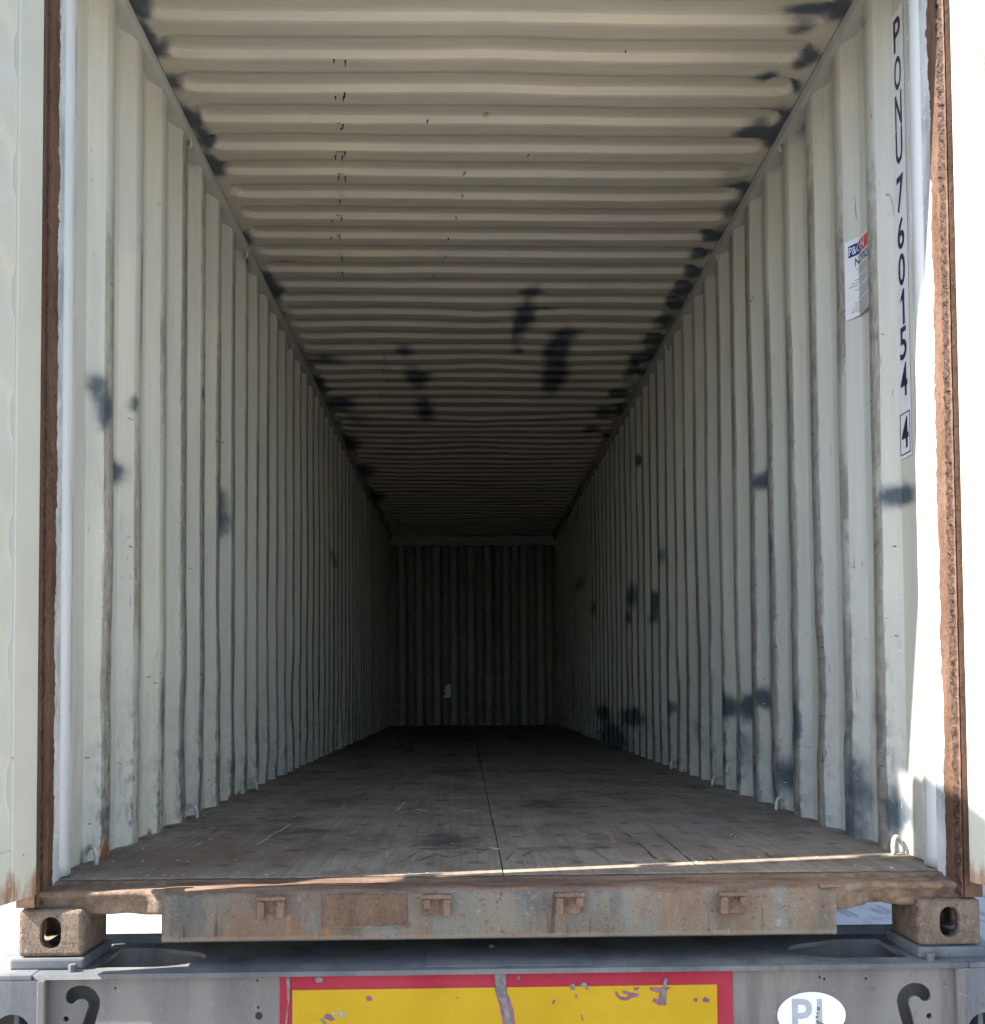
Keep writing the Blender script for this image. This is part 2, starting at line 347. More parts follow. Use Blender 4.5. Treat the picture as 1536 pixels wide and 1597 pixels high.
def tube(pts, r, n=8, name='tube', r2=None):
    """swept round bar through points"""
    pts = [Vector(p) for p in pts]; vs_, fs = [], []
    up = Vector((0, 0, 1))
    for i, p in enumerate(pts):
        t = (pts[min(i+1, len(pts)-1)]-pts[max(i-1, 0)]).normalized()
        a = t.cross(Vector((.31, .52, .79))).normalized() if i == 0 else (a - t*a.dot(t)).normalized()
        b = t.cross(a)
        for j in range(n):
            q = 2*math.pi*j/n; vs_.append(p+a*(r*math.cos(q))+b*(r*math.sin(q)))
    for i in range(len(pts)-1):
        for j in range(n):
            k = (j+1) % n; fs.append((i*n+j, i*n+k, (i+1)*n+k, (i+1)*n+j))
    fs.append(tuple(range(n))[::-1]); fs.append(tuple((len(pts)-1)*n+j for j in range(n)))
    return mesh(name, vs_, fs)

# ------------------------------------------------------------------ setting: the yard
GZ = -1.38
g = 220.
ground = link('ground', mesh('ground', [(-g, -g, GZ), (g, -g, GZ), (g, g, GZ), (-g, g, GZ)], [(0, 1, 2, 3)]), GROUND, kind='structure')

# ------------------------------------------------------------------ the shipping container
BOX = empty('shipping_container', (0, 6.1, -.17), category='shipping container',
            label='open empty steel shipping container with cream ribbed walls and rusty door sill')
XI, DEP, YB, ZR = 1.172, .036, 12.13, 2.652          # inner flat, rib depth, end wall, underside of the top rail

# profile of a side wall along Y: (y, depth behind the inner flat, scuff)
prof = [(y, DEP, .0) for y in np.arange(.205, .40, .032)]
y0 = .400
while y0 < YB-.12:
    for t in (0, .04, .5, .96):
        prof.append((y0+.058*t, DEP*(1-t), .05 if t < .8 else .6))
    for t in (0, .5, 1): prof.append((y0+.058+.075*t, 0, 1.))
    for t in (.04, .5, .96): prof.append((y0+.133+.058*t, DEP*t, .5 if t < .2 else .05))
    for t in (0, .5): prof.append((y0+.191+.087*t, DEP, 0.))
    y0 += .278
prof = np.array([p for p in prof if p[0] < YB]+[(YB, DEP, 0), (YB+.04, DEP, 0)])

LSPOT = [(152,598,7,22,.8),(160,630,6,20,.85),(172,608,3,30,.85),(157,655,5,14,.8),(204,632,5,20,.75),(190,626,14,6,.35),(150,730,10,90,.22),(186,735,11,22,.95),(205,700,3,60,.2),
 (347,773,7,20,1),(348,812,9,26,1.1),(173,350,6,45,.55),(216,440,4,70,.7),(216,525,3,40,.5),(288,430,3,60,.6),(312,615,2,16,.9),
 (384,400,9,20,.9),(424,458,10,22,1),(300,240,9,14,.5),(248,1120,5,60,.6),(245,90,14,14,.6),(520,870,5,14,.7),(515,630,14,18,1),(545,690,12,14,.8),(560,735,12,12,.8),
 (470,560,8,10,.5),(498,600,9,16,.8),(505,680,3,10,.8)]
RSPOT = [(1185,748,9,16,1),(1133,1103,10,20,1),(1165,1102,9,18,1.1),(1190,1092,10,16,1.1),(1397,768,20,18,1),(1340,1225,12,48,.75),(1335,1290,16,30,.7),
 (1397,1268,12,35,.9),(1224,1212,10,30,.8),(1245,1130,5,50,.7),(1233,620,4,55,.6),(1205,860,4,30,.6),(1358,1105,5,40,.6),(996,720,5,9,1),(1028,868,6,12,.9),
 (985,930,7,24,1.1),(1023,938,7,14,1),(1018,962,7,14,1),(980,965,5,8,.9),(1045,1103,7,12,1),(940,1112,12,12,.9),(985,1118,22,15,1.1),(955,1150,26,22,1),
 (1085,1140,6,25,.6),(1160,1165,8,30,.5),(1245,180,16,34,.6),(1212,235,12,22,.7),(1165,300,10,26,.7),(1128,350,9,24,.8),(1110,400,10,24,.9),(1082,440,10,22,.9),(1055,475,10,22,1),
 (1030,515,10,20,1),(1010,545,10,18,1),(985,585,10,18,1),(955,635,12,16,.9),(930,670,10,14,.9),(905,910,10,12,.6),(925,950,6,10,.7),(1355,30,6,10,.5)]
RFSPOT = [(245,76,22,13,1),(215,8,22,14,1.1),(228,50,12,26,.8),(268,128,16,16,.8),(300,188,16,18,1.1),(318,218,14,16,1.1),(335,258,14,16,.9),(384,372,12,9,.9),(422,450,18,18,1),(418,432,10,8,.9),
 (445,410,20,4,.7),(505,562,30,7,.7),(530,632,26,11,.9),(560,655,25,9,.5),(830,458,20,10,.9),(818,492,17,20,1.1),(850,484,16,5,.9),(806,520,10,18,.8),(806,548,9,5,.9),
 (886,520,20,8,.8),(868,545,20,24,1.1),(864,590,20,24,1.15),(632,550,15,9,.9),(652,592,18,14,1),(662,640,15,18,.8),(640,572,12,10,.3),(920,640,50,5,.3),(860,486,60,4,.3),
 (1262,26,36,11,1),(1245,44,22,5,.8),(1308,14,20,22,1),(1266,86,16,14,.9),(1245,100,14,5,.7),(1190,123,18,11,1.1),(1246,133,10,13,1),(1200,173,32,5,1),(1170,206,26,12,1.1),(1210,212,14,18,.8),(1224,182,10,16,.8),
 (1148,292,22,6,.8),(1160,300,12,12,.7),(1112,370,13,8,1),(1090,397,14,9,1.1),(1082,424,13,9,1),(1066,448,16,10,1.05),(1052,474,17,10,1.1),(1036,500,16,10,1),(1018,530,16,9,1),
 (1000,560,16,10,1),(985,582,14,9,.9),(965,612,14,8,.9),(940,645,14,8,.9),(920,672,13,7,.8),(495,600,14,14,.9),(470,548,10,8,.5),(545,690,16,12,.9),(570,735,16,10,.9),(590,775,14,8,.8)]
for _ in range(48):   # more small puffs along both roof edges
    y_ = random.uniform(.8, 6.8)
    EXTRA = globals().setdefault('EXTRA', []); EXTRA.append((random.choice((-1, 1, 1, 1))*random.uniform(1.07, 1.155), y_, random.uniform(.03, .09), random.uniform(.03, .09), random.uniform(.35, .8)))
def spots(lst, plane, val, A, B):
    """lst of (u, v, du, dv, strength) pixels -> soft field over the surface coordinates A, B (arrays)"""
    out = np.zeros_like(A); A = A+.02*vnoise(A*9, B*9, 61)+.01*vnoise(A*25, B*25, 62); B = B+.02*vnoise(A*9, B*9, 63)+.01*vnoise(A*25, B*25, 64)
    for u, v, du, dv, s in lst:
        if plane == 'x':
            p = onx(u, v, val); q = onx(u+du, v, val); r = onx(u, v+dv, val); a, b, ra, rb = p[1], p[2], abs(q[1]-p[1]), abs(r[2]-p[2])
        else:
            p = onz(u, v, val); q = onz(u+du, v, val); r = onz(u, v+dv, val); a, b, ra, rb = p[0], p[1], abs(q[0]-p[0]), abs(r[1]-p[1])
        d = np.sqrt(((A-a)/max(ra, .012))**2+((B-b)/max(rb, .012))**2)
        out = 1-(1-out)*(1-np.clip(s, 0, 1)*(1-sstep(.1, 1.75, d)))
    if plane == 'z':
        for a, b, ra, rb, s in EXTRA: out = 1-(1-out)*(1-s*(1-sstep(.1, 1.6, np.sqrt(((A-a)/ra)**2+((B-b)/rb)**2))))
    return out

def side_wall(sg, lst, seed):
    zs = np.concatenate([[-.03], np.linspace(.0, .5, 20), np.linspace(.525, ZR+.02, 80)])
    Y, Z = np.meshgrid(prof[:, 0], zs, indexing='ij'); D = np.repeat(prof[:, 1][:, None], len(zs), 1); S = np.repeat(prof[:, 2][:, None], len(zs), 1)
    # dents: cargo has pushed the inner ribs about, most in the lower half
    low = sstep(1.7, .3, Z)*.8+.2
    rib = 1-D/DEP
    D = D + rib*low*.0045*vnoise(Y*2.3, Z*3.1, seed) + .004*vnoise(Y*1.1, Z*1.3, seed+1)*(sstep(0, .15, Z)*sstep(ZR, ZR-.15, Z)*sstep(.41, .6, Y)) + rib*.002*vnoise(Y*9, Z*11, seed+2)*low
    D = D + .010*np.clip(vnoise(Y*3.6, Z*2.2, seed+3)-.35, 0, 1)*rib*low*2
    Y2 = Y + (.0022*vnoise(Y*3.3, Z*3.7, seed+4)+.0022*vnoise(Y*8, Z*13, seed+5))*low*sstep(.42, .5, Y)
    P = np.stack([sg*(XI+D), Y2, Z], -1)
    skip = []
    if sg > 0:                                                   # one small rust hole lets daylight in
        p = onx(917, 884, XI+.01); i = int(np.argmin(abs(prof[:, 0]-p[1]))); j = int(np.argmin(abs(zs-p[2])))
        skip = [i*(len(zs)-1)+j]
    me = grid_mesh('side_wall', P, flip=(sg < 0), skip=skip)
    set_attr(me, 'spray', spots(lst, 'x', sg*(XI+.015), Y, Z))
    sc = S*(.55+.45*sstep(2.5, 1.6, Z)) + .25*S*vnoise(Y*1.7, Z*1.2, seed+6)
    kr = np.floor((Y-.40)/.278).astype(int)+2; rv = np.random.RandomState(seed+20).uniform(.62, 1.05, 60)[kr]
    sc = sc*rv*(.75+.35*vnoise(kr*.71, Z*.9, seed+8)+.25*vnoise(kr*3.3, Z*3.5, seed+10))
    set_attr(me, 'scuff', np.clip(sc, 0, 1))
    gr = sstep(.75, .05, Z)*(.18+.82*S)+.5*S*sstep(1.3, .7, Z)*np.clip(vnoise(Y*2.9, Z*1.1, seed+7), 0, 1)
    set_attr(me, 'grime', np.clip(gr, 0, 1))
    ru = np.zeros_like(Y)
    for k in range(16):
        a = .46+.278*rng.randint(0, 30)+rng.uniform(-.05, .08); ru = np.maximum(ru, .8*np.exp(-((Y-a)/.02)**2-((Z)/.04)**2))
    if sg < 0: ru = np.maximum(ru, 1.1*np.exp(-((Y-.50)/.03)**2-((Z-.01)/.06)**2))
    set_attr(me, 'rust', ru)
    ki = np.floor((Y-.40)/.139); zb_ = np.floor(Z/2.6*3+vnoise(ki*.77, ki*.31, seed+9)*2)
    set_attr(me, 'tint', np.random.RandomState(seed).rand(400, 12)[(ki+5).astype(int), (zb_+3).astype(int).clip(0, 11)]**2)
    wall = part('side_wall', me, WALLP, BOX, smooth=True)
    cols_ = [i for i in range(len(prof)-2) if prof[i, 0] < 6.5 and abs(prof[i+1, 0]-prof[i, 0]) > .012 and (prof[i, 1] > prof[i+1, 1] or prof[i, 1] == 0)]
    for nm, mat, n, lmax in (('scratch_marks', INK, 260, .045), ('chip_marks', STICK, 170, .022)):
        V, Fc = [], []
        for _ in range(n):
            i = cols_[min(int(random.random()**1.5*len(cols_)), len(cols_)-1)]; z = random.uniform(.02, 2.3)*random.choice((1, 1, .45)); L = random.uniform(.004, lmax)*(1 if random.random() < .8 else 1.8)
            a = random.uniform(.05, .6); b = min(.98, a+random.choice((random.uniform(0, .06), random.uniform(.1, .5)))); w_ = random.uniform(.0006, .0018)
            if random.random() < .25: b = min(.98, a+random.uniform(.3, .9)); L = random.uniform(-.004, .004)
            def at(f, zz):
                j = int(np.clip(np.searchsorted(zs, zz)-1, 0, len(zs)-2)); q = (zz-zs[j])/(zs[j+1]-zs[j])
                p = (P[i, j]*(1-q)+P[i, j+1]*q)*(1-f)+(P[i+1, j]*(1-q)+P[i+1, j+1]*q)*f
                return (p[0]-sg*.0016, p[1]-.0008, p[2])
            m = len(V); hz = w_ if abs(L) < .005 else 0; wf = 0 if hz else w_/.03
            V += [at(a, z-hz), at(min(1, a+wf), z+hz*0), at(min(1, b+wf*.4), z+L+hz*.5), at(b, z+L-hz*.2)] if not hz else [at(a, z-w_), at(b, z+L-w_*.4), at(b, z+L+w_*.4), at(a, z+w_)]
            Fc.append((m, m+1, m+2, m+3))
        part(nm, mesh(nm, V, Fc), mat, wall, kind='stuff')
    return wall
side_wall(-1, LSPOT, 21); side_wall(1, RSPOT, 37)

# roof sheet with pressed ribs that stop short of the rails in rounded ends
ZC, PITCH_R, Y1R = 2.70, .2046, .684
def roof():
    xs = np.concatenate([np.linspace(-1.157, -.98, 28), np.linspace(-.95, .95, 45), np.linspace(.98, 1.157, 28)])
    brk = np.array((-.0588, -.0574, -.0446, -.0432, -.02, 0, .02, .0432, .0446, .0574, .0588, .078, .102, .126))
    ys = np.sort(np.concatenate([Y1R-.045+k*PITCH_R+brk for k in range(-3, 60)])); ys = ys[(ys > .03) & (ys < YB+.045)]
    X, Y = np.meshgrid(xs, ys, indexing='ij')
    k = np.round((Y-(Y1R-.045))/PITCH_R); dy = Y-(Y1R-.045)-k*PITCH_R            # centre of each recess
    endx = 1.128+.010*vnoise(k*.73+40*(X > 0), k*.31, 8)
    h = .058; dx = np.maximum(abs(X)-(endx-h), 0); d = np.sqrt(dx**2+dy**2)       # stadium
    Z = ZC + .022*np.clip((.058-d)/.014, 0, 1)
    Y = Y - .004*vnoise(X*1.3, Y*.9, 5)*(1+sstep(3, 5, Y)) - .012*vnoise(X*.8, Y*.5, 6)*sstep(3, 5, Y) - .004*np.clip(1-abs(X)/1.1, 0, 1)*vnoise(X*3, k, 9)
    Z = Z + (.004+.005*sstep(2.5, 4, Y))*(vnoise(X*1.6, Y*1.2, 12)+.4*vnoise(X*4, Y*3, 13))*sstep(1.157, .9, abs(X))
    Z = Z - .02*np.exp(-((X-.05)/.55)**2-((Y-5.6)/.18)**2)
    me = grid_mesh('roof', np.stack([X, Y, Z], -1), flip=True)
    set_attr(me, 'spray', spots(RFSPOT, 'z', ZC, X, Y))
    seam = np.zeros_like(X)
    set_attr(me, 'scuff', np.clip(.25*vnoise(X*2.5, Y*3, 14), 0, 1)); set_attr(me, 'grime', X*0)
    ru = .9*np.exp(-((X-onz(755,186,ZC)[0])/.025)**2-((Y-onz(755,186,ZC)[1])/.03)**2)
    set_attr(me, 'rust', ru); set_attr(me, 'tint', .5+.5*vnoise(X*1.5, Y*2, 16))
    return part('roof', me, ROOFP, BOX, smooth=True)
ROOF = roof()
# cracked dark nicks where an old rub line crosses the roof ribs
V, Fc = [], []
def nick(u, v, du, dv):
    p = onz(u, v, ZC-.002); q = onz(u+du, v+dv, ZC-.002); t = np.array((q-p)[:2]); t /= np.linalg.norm(t)+1e-9; w_ = .0034*np.array((-t[1], t[0])); n = len(V)
    for a in (p[:2]-w_, q[:2]-w_*.3, q[:2]+w_*.3, p[:2]+w_): V.append((a[0], a[1], ZC-.002+random.uniform(-.0004, .0004)))
    Fc.append((n, n+1, n+2, n+3))
for i, y in enumerate((94, 146, 196, 240, 275, 308, 340, 371, 401, 428)):
    for dx in (-9, 4, 7):
        if random.random() < .5: nick(529+dx+random.uniform(-4, 4), y+random.uniform(-6, 3), random.uniform(-1, 1), random.uniform(5, 12)*(1 if i < 6 else .8))
    if i > 1: nick(527+random.uniform(-3, 3), y-4, random.uniform(6, 14), random.uniform(-1.5, 1))
for y in range(548, 668, 9): nick(601+random.uniform(-7, 6), y, random.uniform(-2, 2), random.uniform(3, 6))
for u, v in ((726, 268), (722, 303), (712, 338), (700, 370), (696, 398), (678, 428), (824, 240), (950, 54), (975, 78), (668, 186)): nick(u, v, random.uniform(-3, 0), random.uniform(4, 7))
part('scratch_marks', mesh('scratch_marks', V, Fc), INK, ROOF, kind='stuff')
# top side rails
for s in (-1, 1):
    xs = sorted((s*1.156, s*1.214))
    me = box('top_rail', xs[0], xs[1], .02, YB+.03, ZR, ZC-.003, .003)
    for a in ('spray', 'scuff', 'grime', 'rust'): set_attr(me, a, np.zeros(len(me.vertices)))
    tr = part('top_rail', me, WALLP, BOX)
    xs = sorted((s*1.161, s*1.2155)); part('rail_cap', box('rail_cap', xs[0], xs[1], .02, YB+.03, ZC-.0035, 2.7445), DARK, tr)
# end wall, ribbed
def end_wall():
    pw = .246; xs = []
    x = -1.18
    pr = []
    while x < 1.2:
        for t in (0, 1): pr.append((x+.10*t, 0))
        for t in (.15, .85): pr.append((x+.10+.03*t, .06*t))
        for t in (0, 1): pr.append((x+.13+.086*t, .06))
        for t in (.15, .85): pr.append((x+.216+.03*t, .06*(1-t)))
        x += pw
    pr = np.array(pr); zs = np.linspace(0, 2.6, 60); X, Z = np.meshgrid(pr[:, 0], zs, indexing='ij')
    D = np.repeat(pr[:, 1][:, None], 60, 1)+.006*vnoise(X*3, Z*2, 50)
    me = grid_mesh('end_wall', np.stack([X, YB-.04+D, Z], -1))
    set_attr(me, 'spray', np.zeros(X.size)); sc = np.repeat((pr[:, 1] < .01)[:, None], 60, 1)*1.
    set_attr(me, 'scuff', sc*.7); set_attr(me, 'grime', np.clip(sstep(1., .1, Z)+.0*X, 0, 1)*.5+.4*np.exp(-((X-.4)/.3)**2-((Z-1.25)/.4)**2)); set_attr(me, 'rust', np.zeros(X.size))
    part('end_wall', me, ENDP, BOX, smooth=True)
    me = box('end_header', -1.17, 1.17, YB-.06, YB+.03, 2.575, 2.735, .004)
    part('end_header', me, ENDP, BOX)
    part('end_panel_cover', box('end_panel_cover', -1.215, 1.215, YB+.03, YB+.06, -.16, 2.743), DOORP, BOX)
end_wall()
# torn scraps of paper left on the end wall
def scrap(name, u, v, wpx, hpx, lab):
    p = ony(u, v, YB-.05); s = 1/108.; lp = [(a*wpx*s/2+random.uniform(-.008, .008), b*hpx*s/2+random.uniform(-.008, .008)) for a, b in ((-1, -1), (0, -1), (1, -1), (1, 0), (1, 1), (.1, 1), (-.5, .8), (-.2, .3), (-.9, .1), (-.4, -.3))]
    part(name, shape2d(name, [lp], .0008, basis((1, 0, 0), (0, 0, 1), (0, -1, 0), p)), STICK, BOX, label=lab)
scrap('paper_scrap', 698, 1078, 12, 20, 'torn white paper scrap on the dark end wall')

# floor of plywood boards
rows_l = [.137, 1.53, 3.93, 6.33, 8.73, 11.1, YB+.028]; rows_r = [.137, 2.53, 4.93, 7.33, 9.73, YB+.028]
cols = [(-1.205, -.5872, rows_l), (-.5868, -.0016, rows_l), (.0016, .5645, rows_r), (.566, 1.205, rows_r)]
for x0, x1, rows in cols:
    for a, b in zip(rows[:-1], rows[1:]):
        me = box('floor_board', x0, x1, a+.001, b-.001, -.028, random.uniform(-.0006, .0004), .0008, 1)
        part('floor_board', me, BOARD, BOX)
V, Fc = [], []
def floor_line(pts, w0, jit=1.5, dash=1.):
    P_ = []
    for (u0, v0), (u1, v1) in zip(pts[:-1], pts[1:]):
        n = max(2, int(math.hypot(u1-u0, v1-v0)/7))
        for i in range(n): P_.append((u0+(u1-u0)*i/n+random.uniform(-jit, jit), v0+(v1-v0)*i/n+random.uniform(-jit, jit)*.5))
    P_.append(pts[-1]); q = [onz(u, v, .0012) for u, v in P_]
    for a, b in zip(q[:-1], q[1:]):
        if random.random() > dash: continue
        t = (b-a)[:2]; L = np.linalg.norm(t)+1e-9; nn = np.array((-t[1], t[0]))/L*w0*random.uniform(.4, 1.3); n = len(V)
        for c_ in (a[:2]-nn, b[:2]-nn*.7, b[:2]+nn*.7, a[:2]+nn): V.append((c_[0], c_[1], random.uniform(.0010, .0014)))
        Fc.append((n, n+1, n+2, n+3))
for p_, w_, d_ in (([(560, 1338), (600, 1333), (650, 1338)], .004, .7), ([(655, 1342), (680, 1332), (700, 1338), (745, 1330), (770, 1322), (790, 1324)], .005, .85), ([(790, 1340), (800, 1328), (815, 1336), (830, 1326)], .003, .8),
    ([(975, 1300), (1005, 1322), (1022, 1340)], .004, .8), ([(1020, 1296), (1050, 1320), (1086, 1350)], .004, .95), ([(915, 1320), (940, 1336), (950, 1345)], .003, .8), ([(1000, 1335), (1015, 1330), (1030, 1345)], .003, .8),
    ([(1100, 1330), (1120, 1345)], .003, .8), ([(1180, 1322), (1205, 1338)], .003, .8), ([(640, 1338), (655, 1328)], .004, 1), ([(330, 1300), (352, 1282), (372, 1278)], .003, .8), ([(870, 1296), (910, 1300)], .002, .6), ([(1010, 1265), (1035, 1268)], .003, .7)):
    floor_line(p_, w_*.6, 1.6, d_)
part('crack_marks', mesh('crack_marks', V, Fc), RUBBER, BOX, kind='stuff')
V, Fc = [], []
for p_, w_, d_ in (([(318, 1270), (420, 1269), (560, 1268), (700, 1266), (758, 1266)], .006, .62), ([(725, 1265), (750, 1265)], .012, .9), ([(650, 1262), (668, 1266)], .01, .9), ([(395, 1322), (425, 1302), (455, 1285)], .004, .8),
    ([(530, 1264), (545, 1248), (565, 1236)], .004, .5), ([(765, 1322), (778, 1325)], .012, 1), ([(620, 1266), (632, 1250)], .006, .6), ([(315, 1266), (350, 1262)], .015, .8)):
    floor_line(p_, w_, 1.2, d_)
part('splinter_marks', mesh('splinter_marks', V, Fc), flat_mat('bare splintered wood', (.40, .37, .32), .85, .3, 60), BOX, kind='stuff')
# steel under the boards
for s in (-1, 1):
    part('bottom_rail', box('bottom_rail', min(s*1.155, s*1.215), max(s*1.155, s*1.215), .24, YB, -.14, -.0285, .004), TRLT, BOX)
for x in (-.587, 0, .565):
    part('floor_stringer', box('floor_stringer', x-.05, x+.05, .20, YB, -.044, -.0288), DARK, BOX)
for i in range(40):
    y = .62+.29*i
    if y < YB-.1: part('cross_member', box('cross_member', -1.154, 1.154, y, y+.045, -.135, -.0445), DARK, BOX)

# ---- corner posts: flat rusted inner face and the round bar behind it
def corner_post(s):
    ys = np.concatenate([np.linspace(-.012, .10, 26), np.linspace(.104, .136, 6)]); zs = np.linspace(-.045, 2.60, 520)
    Y, Z = np.meshgrid(ys, zs, indexing='ij')
    flaky = sstep(.075, .05, Y) if s > 0 else sstep(.10, .08, Y)
    fl = (.5*vnoise(Y*90, Z*45, 70+s)+.5*vnoise(Y*200, Z*100, 71+s))
    if s > 0:
        rough = sstep(.034, .024, Y)*sstep(-.008, -.001, Y)
        fl2 = .6*vnoise(Y*140, Z*75, 74)+.4*vnoise(Y*300, Z*170, 75); disp = rough*(.002+.009*np.clip(fl2+.2, 0, 1)) + (flaky-rough).clip(0, 1)*.0012*(1+fl) + .0015*sstep(.085, .08, Y)
    else:
        disp = flaky*(.002+.0016*fl) + .0022*np.exp(-((Y-.055-.004*vnoise(Z*2, Z*0, 5))/.006)**2)
    X = s*(1.172-disp)
    me = grid_mesh('corner_post', np.stack([X, Y, Z], -1), flip=(s < 0))
    set_attr(me, 'crust', rough*1. if s > 0 else np.exp(-((Y-.02)/.012)**2)*.8)
    edge = .088 if s > 0 else .097
    set_attr(me, 'rust', np.clip(.5+(edge+.006*vnoise(Z*3, Y*0, 80+s)-Y)/.04, -.2, 1.4))
    bm = bmesh.new(); bm.from_mesh(me)
    bm_box(bm, min(s*1.1735, s*1.219), max(s*1.1735, s*1.219), -.012, .222, -.045, 2.655)
    lay = bm.verts.layers.float.get('rust')
    bm.verts.ensure_lookup_table()
    for v in bm.verts[-8:]: v[lay] = 1.2 if v.co.y < .1 else -.4
    bm.to_mesh(me); bm.free()
    p = part('corner_post', me, POST, BOX, label='corner post with flaking rust beside the %s' % ('sunlit door' if s > 0 else 'shaded door'))
    # round bar
    n = 13; V = []; Fc = []
    zz = np.linspace(.004, 2.652, 90)
    for z in zz:
        for j in range(n):
            t = math.pi*j/(n-1); jit = .0012*float(vnoise(z*9, j*.7, 90+s))
            V.append((s*(1.180-(.022+jit)*math.sin(t)), .167-.029*math.cos(t), z))
    for i in range(len(zz)-1):
        for j in range(n-1):
            q = (i*n+j, i*n+j+1, (i+1)*n+j+1, (i+1)*n+j); Fc.append(q if s < 0 else q[::-1])
    Fc.append(tuple(range(n)) if s > 0 else tuple(range(n))[::-1])
    part('post_bar', mesh('post_bar', V, Fc), JBAR, p, smooth=True)
    return p
for s in (-1, 1): corner_post(s)
# header above the opening
part('door_header', box('door_header', -1.171, 1.171, -.045, .09, 2.602, 2.743, .006), DOORP, BOX)
part('roof_edge', box('roof_edge', -1.215, 1.215, -.0, YB+.05, 2.744, 2.756), DOORP, BOX)

# ---- corner castings
def casting_mesh():
    bm = bmesh.new(); bm_box(bm, -.081, .081, 0, .178, 0, .118)
    bmesh.ops.bevel(bm, geom=bm.edges[:], offset=.011, segments=3, affect='EDGES', profile=.5)
    body = bpy.data.meshes.new('c'); bm.to_mesh(body); bm.free()
    cav = box('cav', -.056, .056, .028, .152, .026, .094, .006)
    def oval(w_, h_, M):
        r = w_/2; lp = [(r*math.cos(a), (h_/2-r)+r*math.sin(a)) for a in np.linspace(0, math.pi, 10)]+[(r*math.cos(a), -(h_/2-r)+r*math.sin(a)) for a in np.linspace(math.pi, 2*math.pi, 10)]
        return shape2d('o', [lp], .05, M)
    front = oval(.053, .080, basis((1, 0, 0), (0, 0, 1), (0, -1, 0), (0, .0, .060)))
    side = oval(.053, .080, basis((0, 1, 0), (0, 0, 1), (1, 0, 0), (-.081, .09, .060)))
    bot = oval(.06, .11, basis((1, 0, 0), (0, 1, 0), (0, 0, 1), (0, .09, -.0)))
    return boolean(body, [cav, front, side, bot])
cm = casting_mesh(); cm.name = 'corner_casting'; cm.materials.clear(); cm.materials.append(MUD)
cm2 = cm.copy(); cm2.transform(Matrix.Scale(-1, 4, (1, 0, 0))); cm2.flip_normals()
for s in (-1, 1):
    for z in (-.17, 2.605):
        o = part('corner_casting', cm if s < 0 else cm2, None, BOX); o.location = (s*1.138, -.001, z)

# ---- rear sill: proud middle channel, set-back ends with a notch under them
def sill():
    # middle: outer skin profile (y, z), front to back, as a folded plate
    pr = [(.12, -.1395), (.012, -.1395), (.003, -.1365), (.0, -.131), (.0, -.05), (.0, -.034), (.004, -.022), (.012, -.013), (.026, -.0085), (.05, -.0075), (.07, -.0065), (.09, -.0115), (.1, -.0115), (.112, -.004), (.1355, -.003), (.1355, -.03)]
    xs = np.linspace(-.862, .846, 240)
    P = np.zeros((len(xs), len(pr), 3))
    for i, x in enumerate(xs):
        for j, (y, z) in enumerate(pr):
            n = .0016*float(vnoise(x*7, j*.9, 100))+.0012*float(vnoise(x*31, j*1.3, 101))
            if 4 <= j <= 10: n += .0018*float(vnoise(x*18, j*.5, 102))
            P[i, j] = (x, y-n*(j < 7), z+(n if j >= 7 else 0)*.8)
    me = grid_mesh('s', P, flip=False)
    return part('door_sill', me, SILL, BOX, smooth=True)
SILLO = sill()
def sill_end(s, xin, xout):
    pr = [(.10, -.072), (.036, -.072), (.029, -.069), (.026, -.062), (.026, -.04), (.02, -.03), (.01, -.022), (.012, -.012), (.026, -.0095), (.05, -.0085), (.07, -.0075), (.09, -.012), (.1, -.012), (.112, -.0045), (.1355, -.0035), (.1355, -.03)]
    xs = np.linspace(xin, xout, 110); P = np.zeros((110, len(pr), 3))
    for i, x in enumerate(xs):
        t = sstep(abs(xin)+.075, abs(xin)+.008, abs(x))           # the plate curves out to the proud middle
        for j, (y, z) in enumerate(pr):
            n = .0035*float(vnoise(x*40, j*1.1, 110+s))*(1 if s > 0 else .5); arch = .008*float(vnoise(x*24, 0, 115+s))*(j < 3)*(1.6 if s > 0 else .6)
            yy = y*(1-t)+t*(max(y-.026, .0)+.0012) if j < 6 else y
            P[i, j] = (x, yy-n*(j < 7), z+arch+(n*.6 if j >= 7 else 0))
    me = grid_mesh('sill_end', P, flip=(s < 0)); part('sill_end', me, SILLE, BOX, smooth=True)
    xa = xin+s*.004
    part('sill_web', box('sill_web', min(xa, xa-s*.01), max(xa, xa-s*.01), .003, .118, -.138, -.014, .002), SILL, BOX)
sill_end(-1, -.858, -1.216); sill_end(1, .842, 1.216)
# a rusted patch welded on the sill, and short weld runs
a_, b_ = ony(503, 1396, 0), ony(636, 1446, 0)
part('patch_plate', box('patch_plate', a_[0], b_[0], -.0035, .004, b_[2], a_[2], .0015), PITTED, BOX)
for u0, u1, v in ((508, 636, 1447), (1278, 1314, 1383)):
    q0, q1 = ony(u0, v, -.003), ony(u1, v-1, -.003)
    pts = [tuple(q0+(q1-q0)*t+np.array((0, random.uniform(-.001, .001), random.uniform(-.0012, .0012)))) for t in np.linspace(0, 1, 22)]
    part('weld_bead', tube(pts, .0042 if u0 > 1000 else .0026, 6, 'weld_bead'), SILL, BOX, smooth=True)
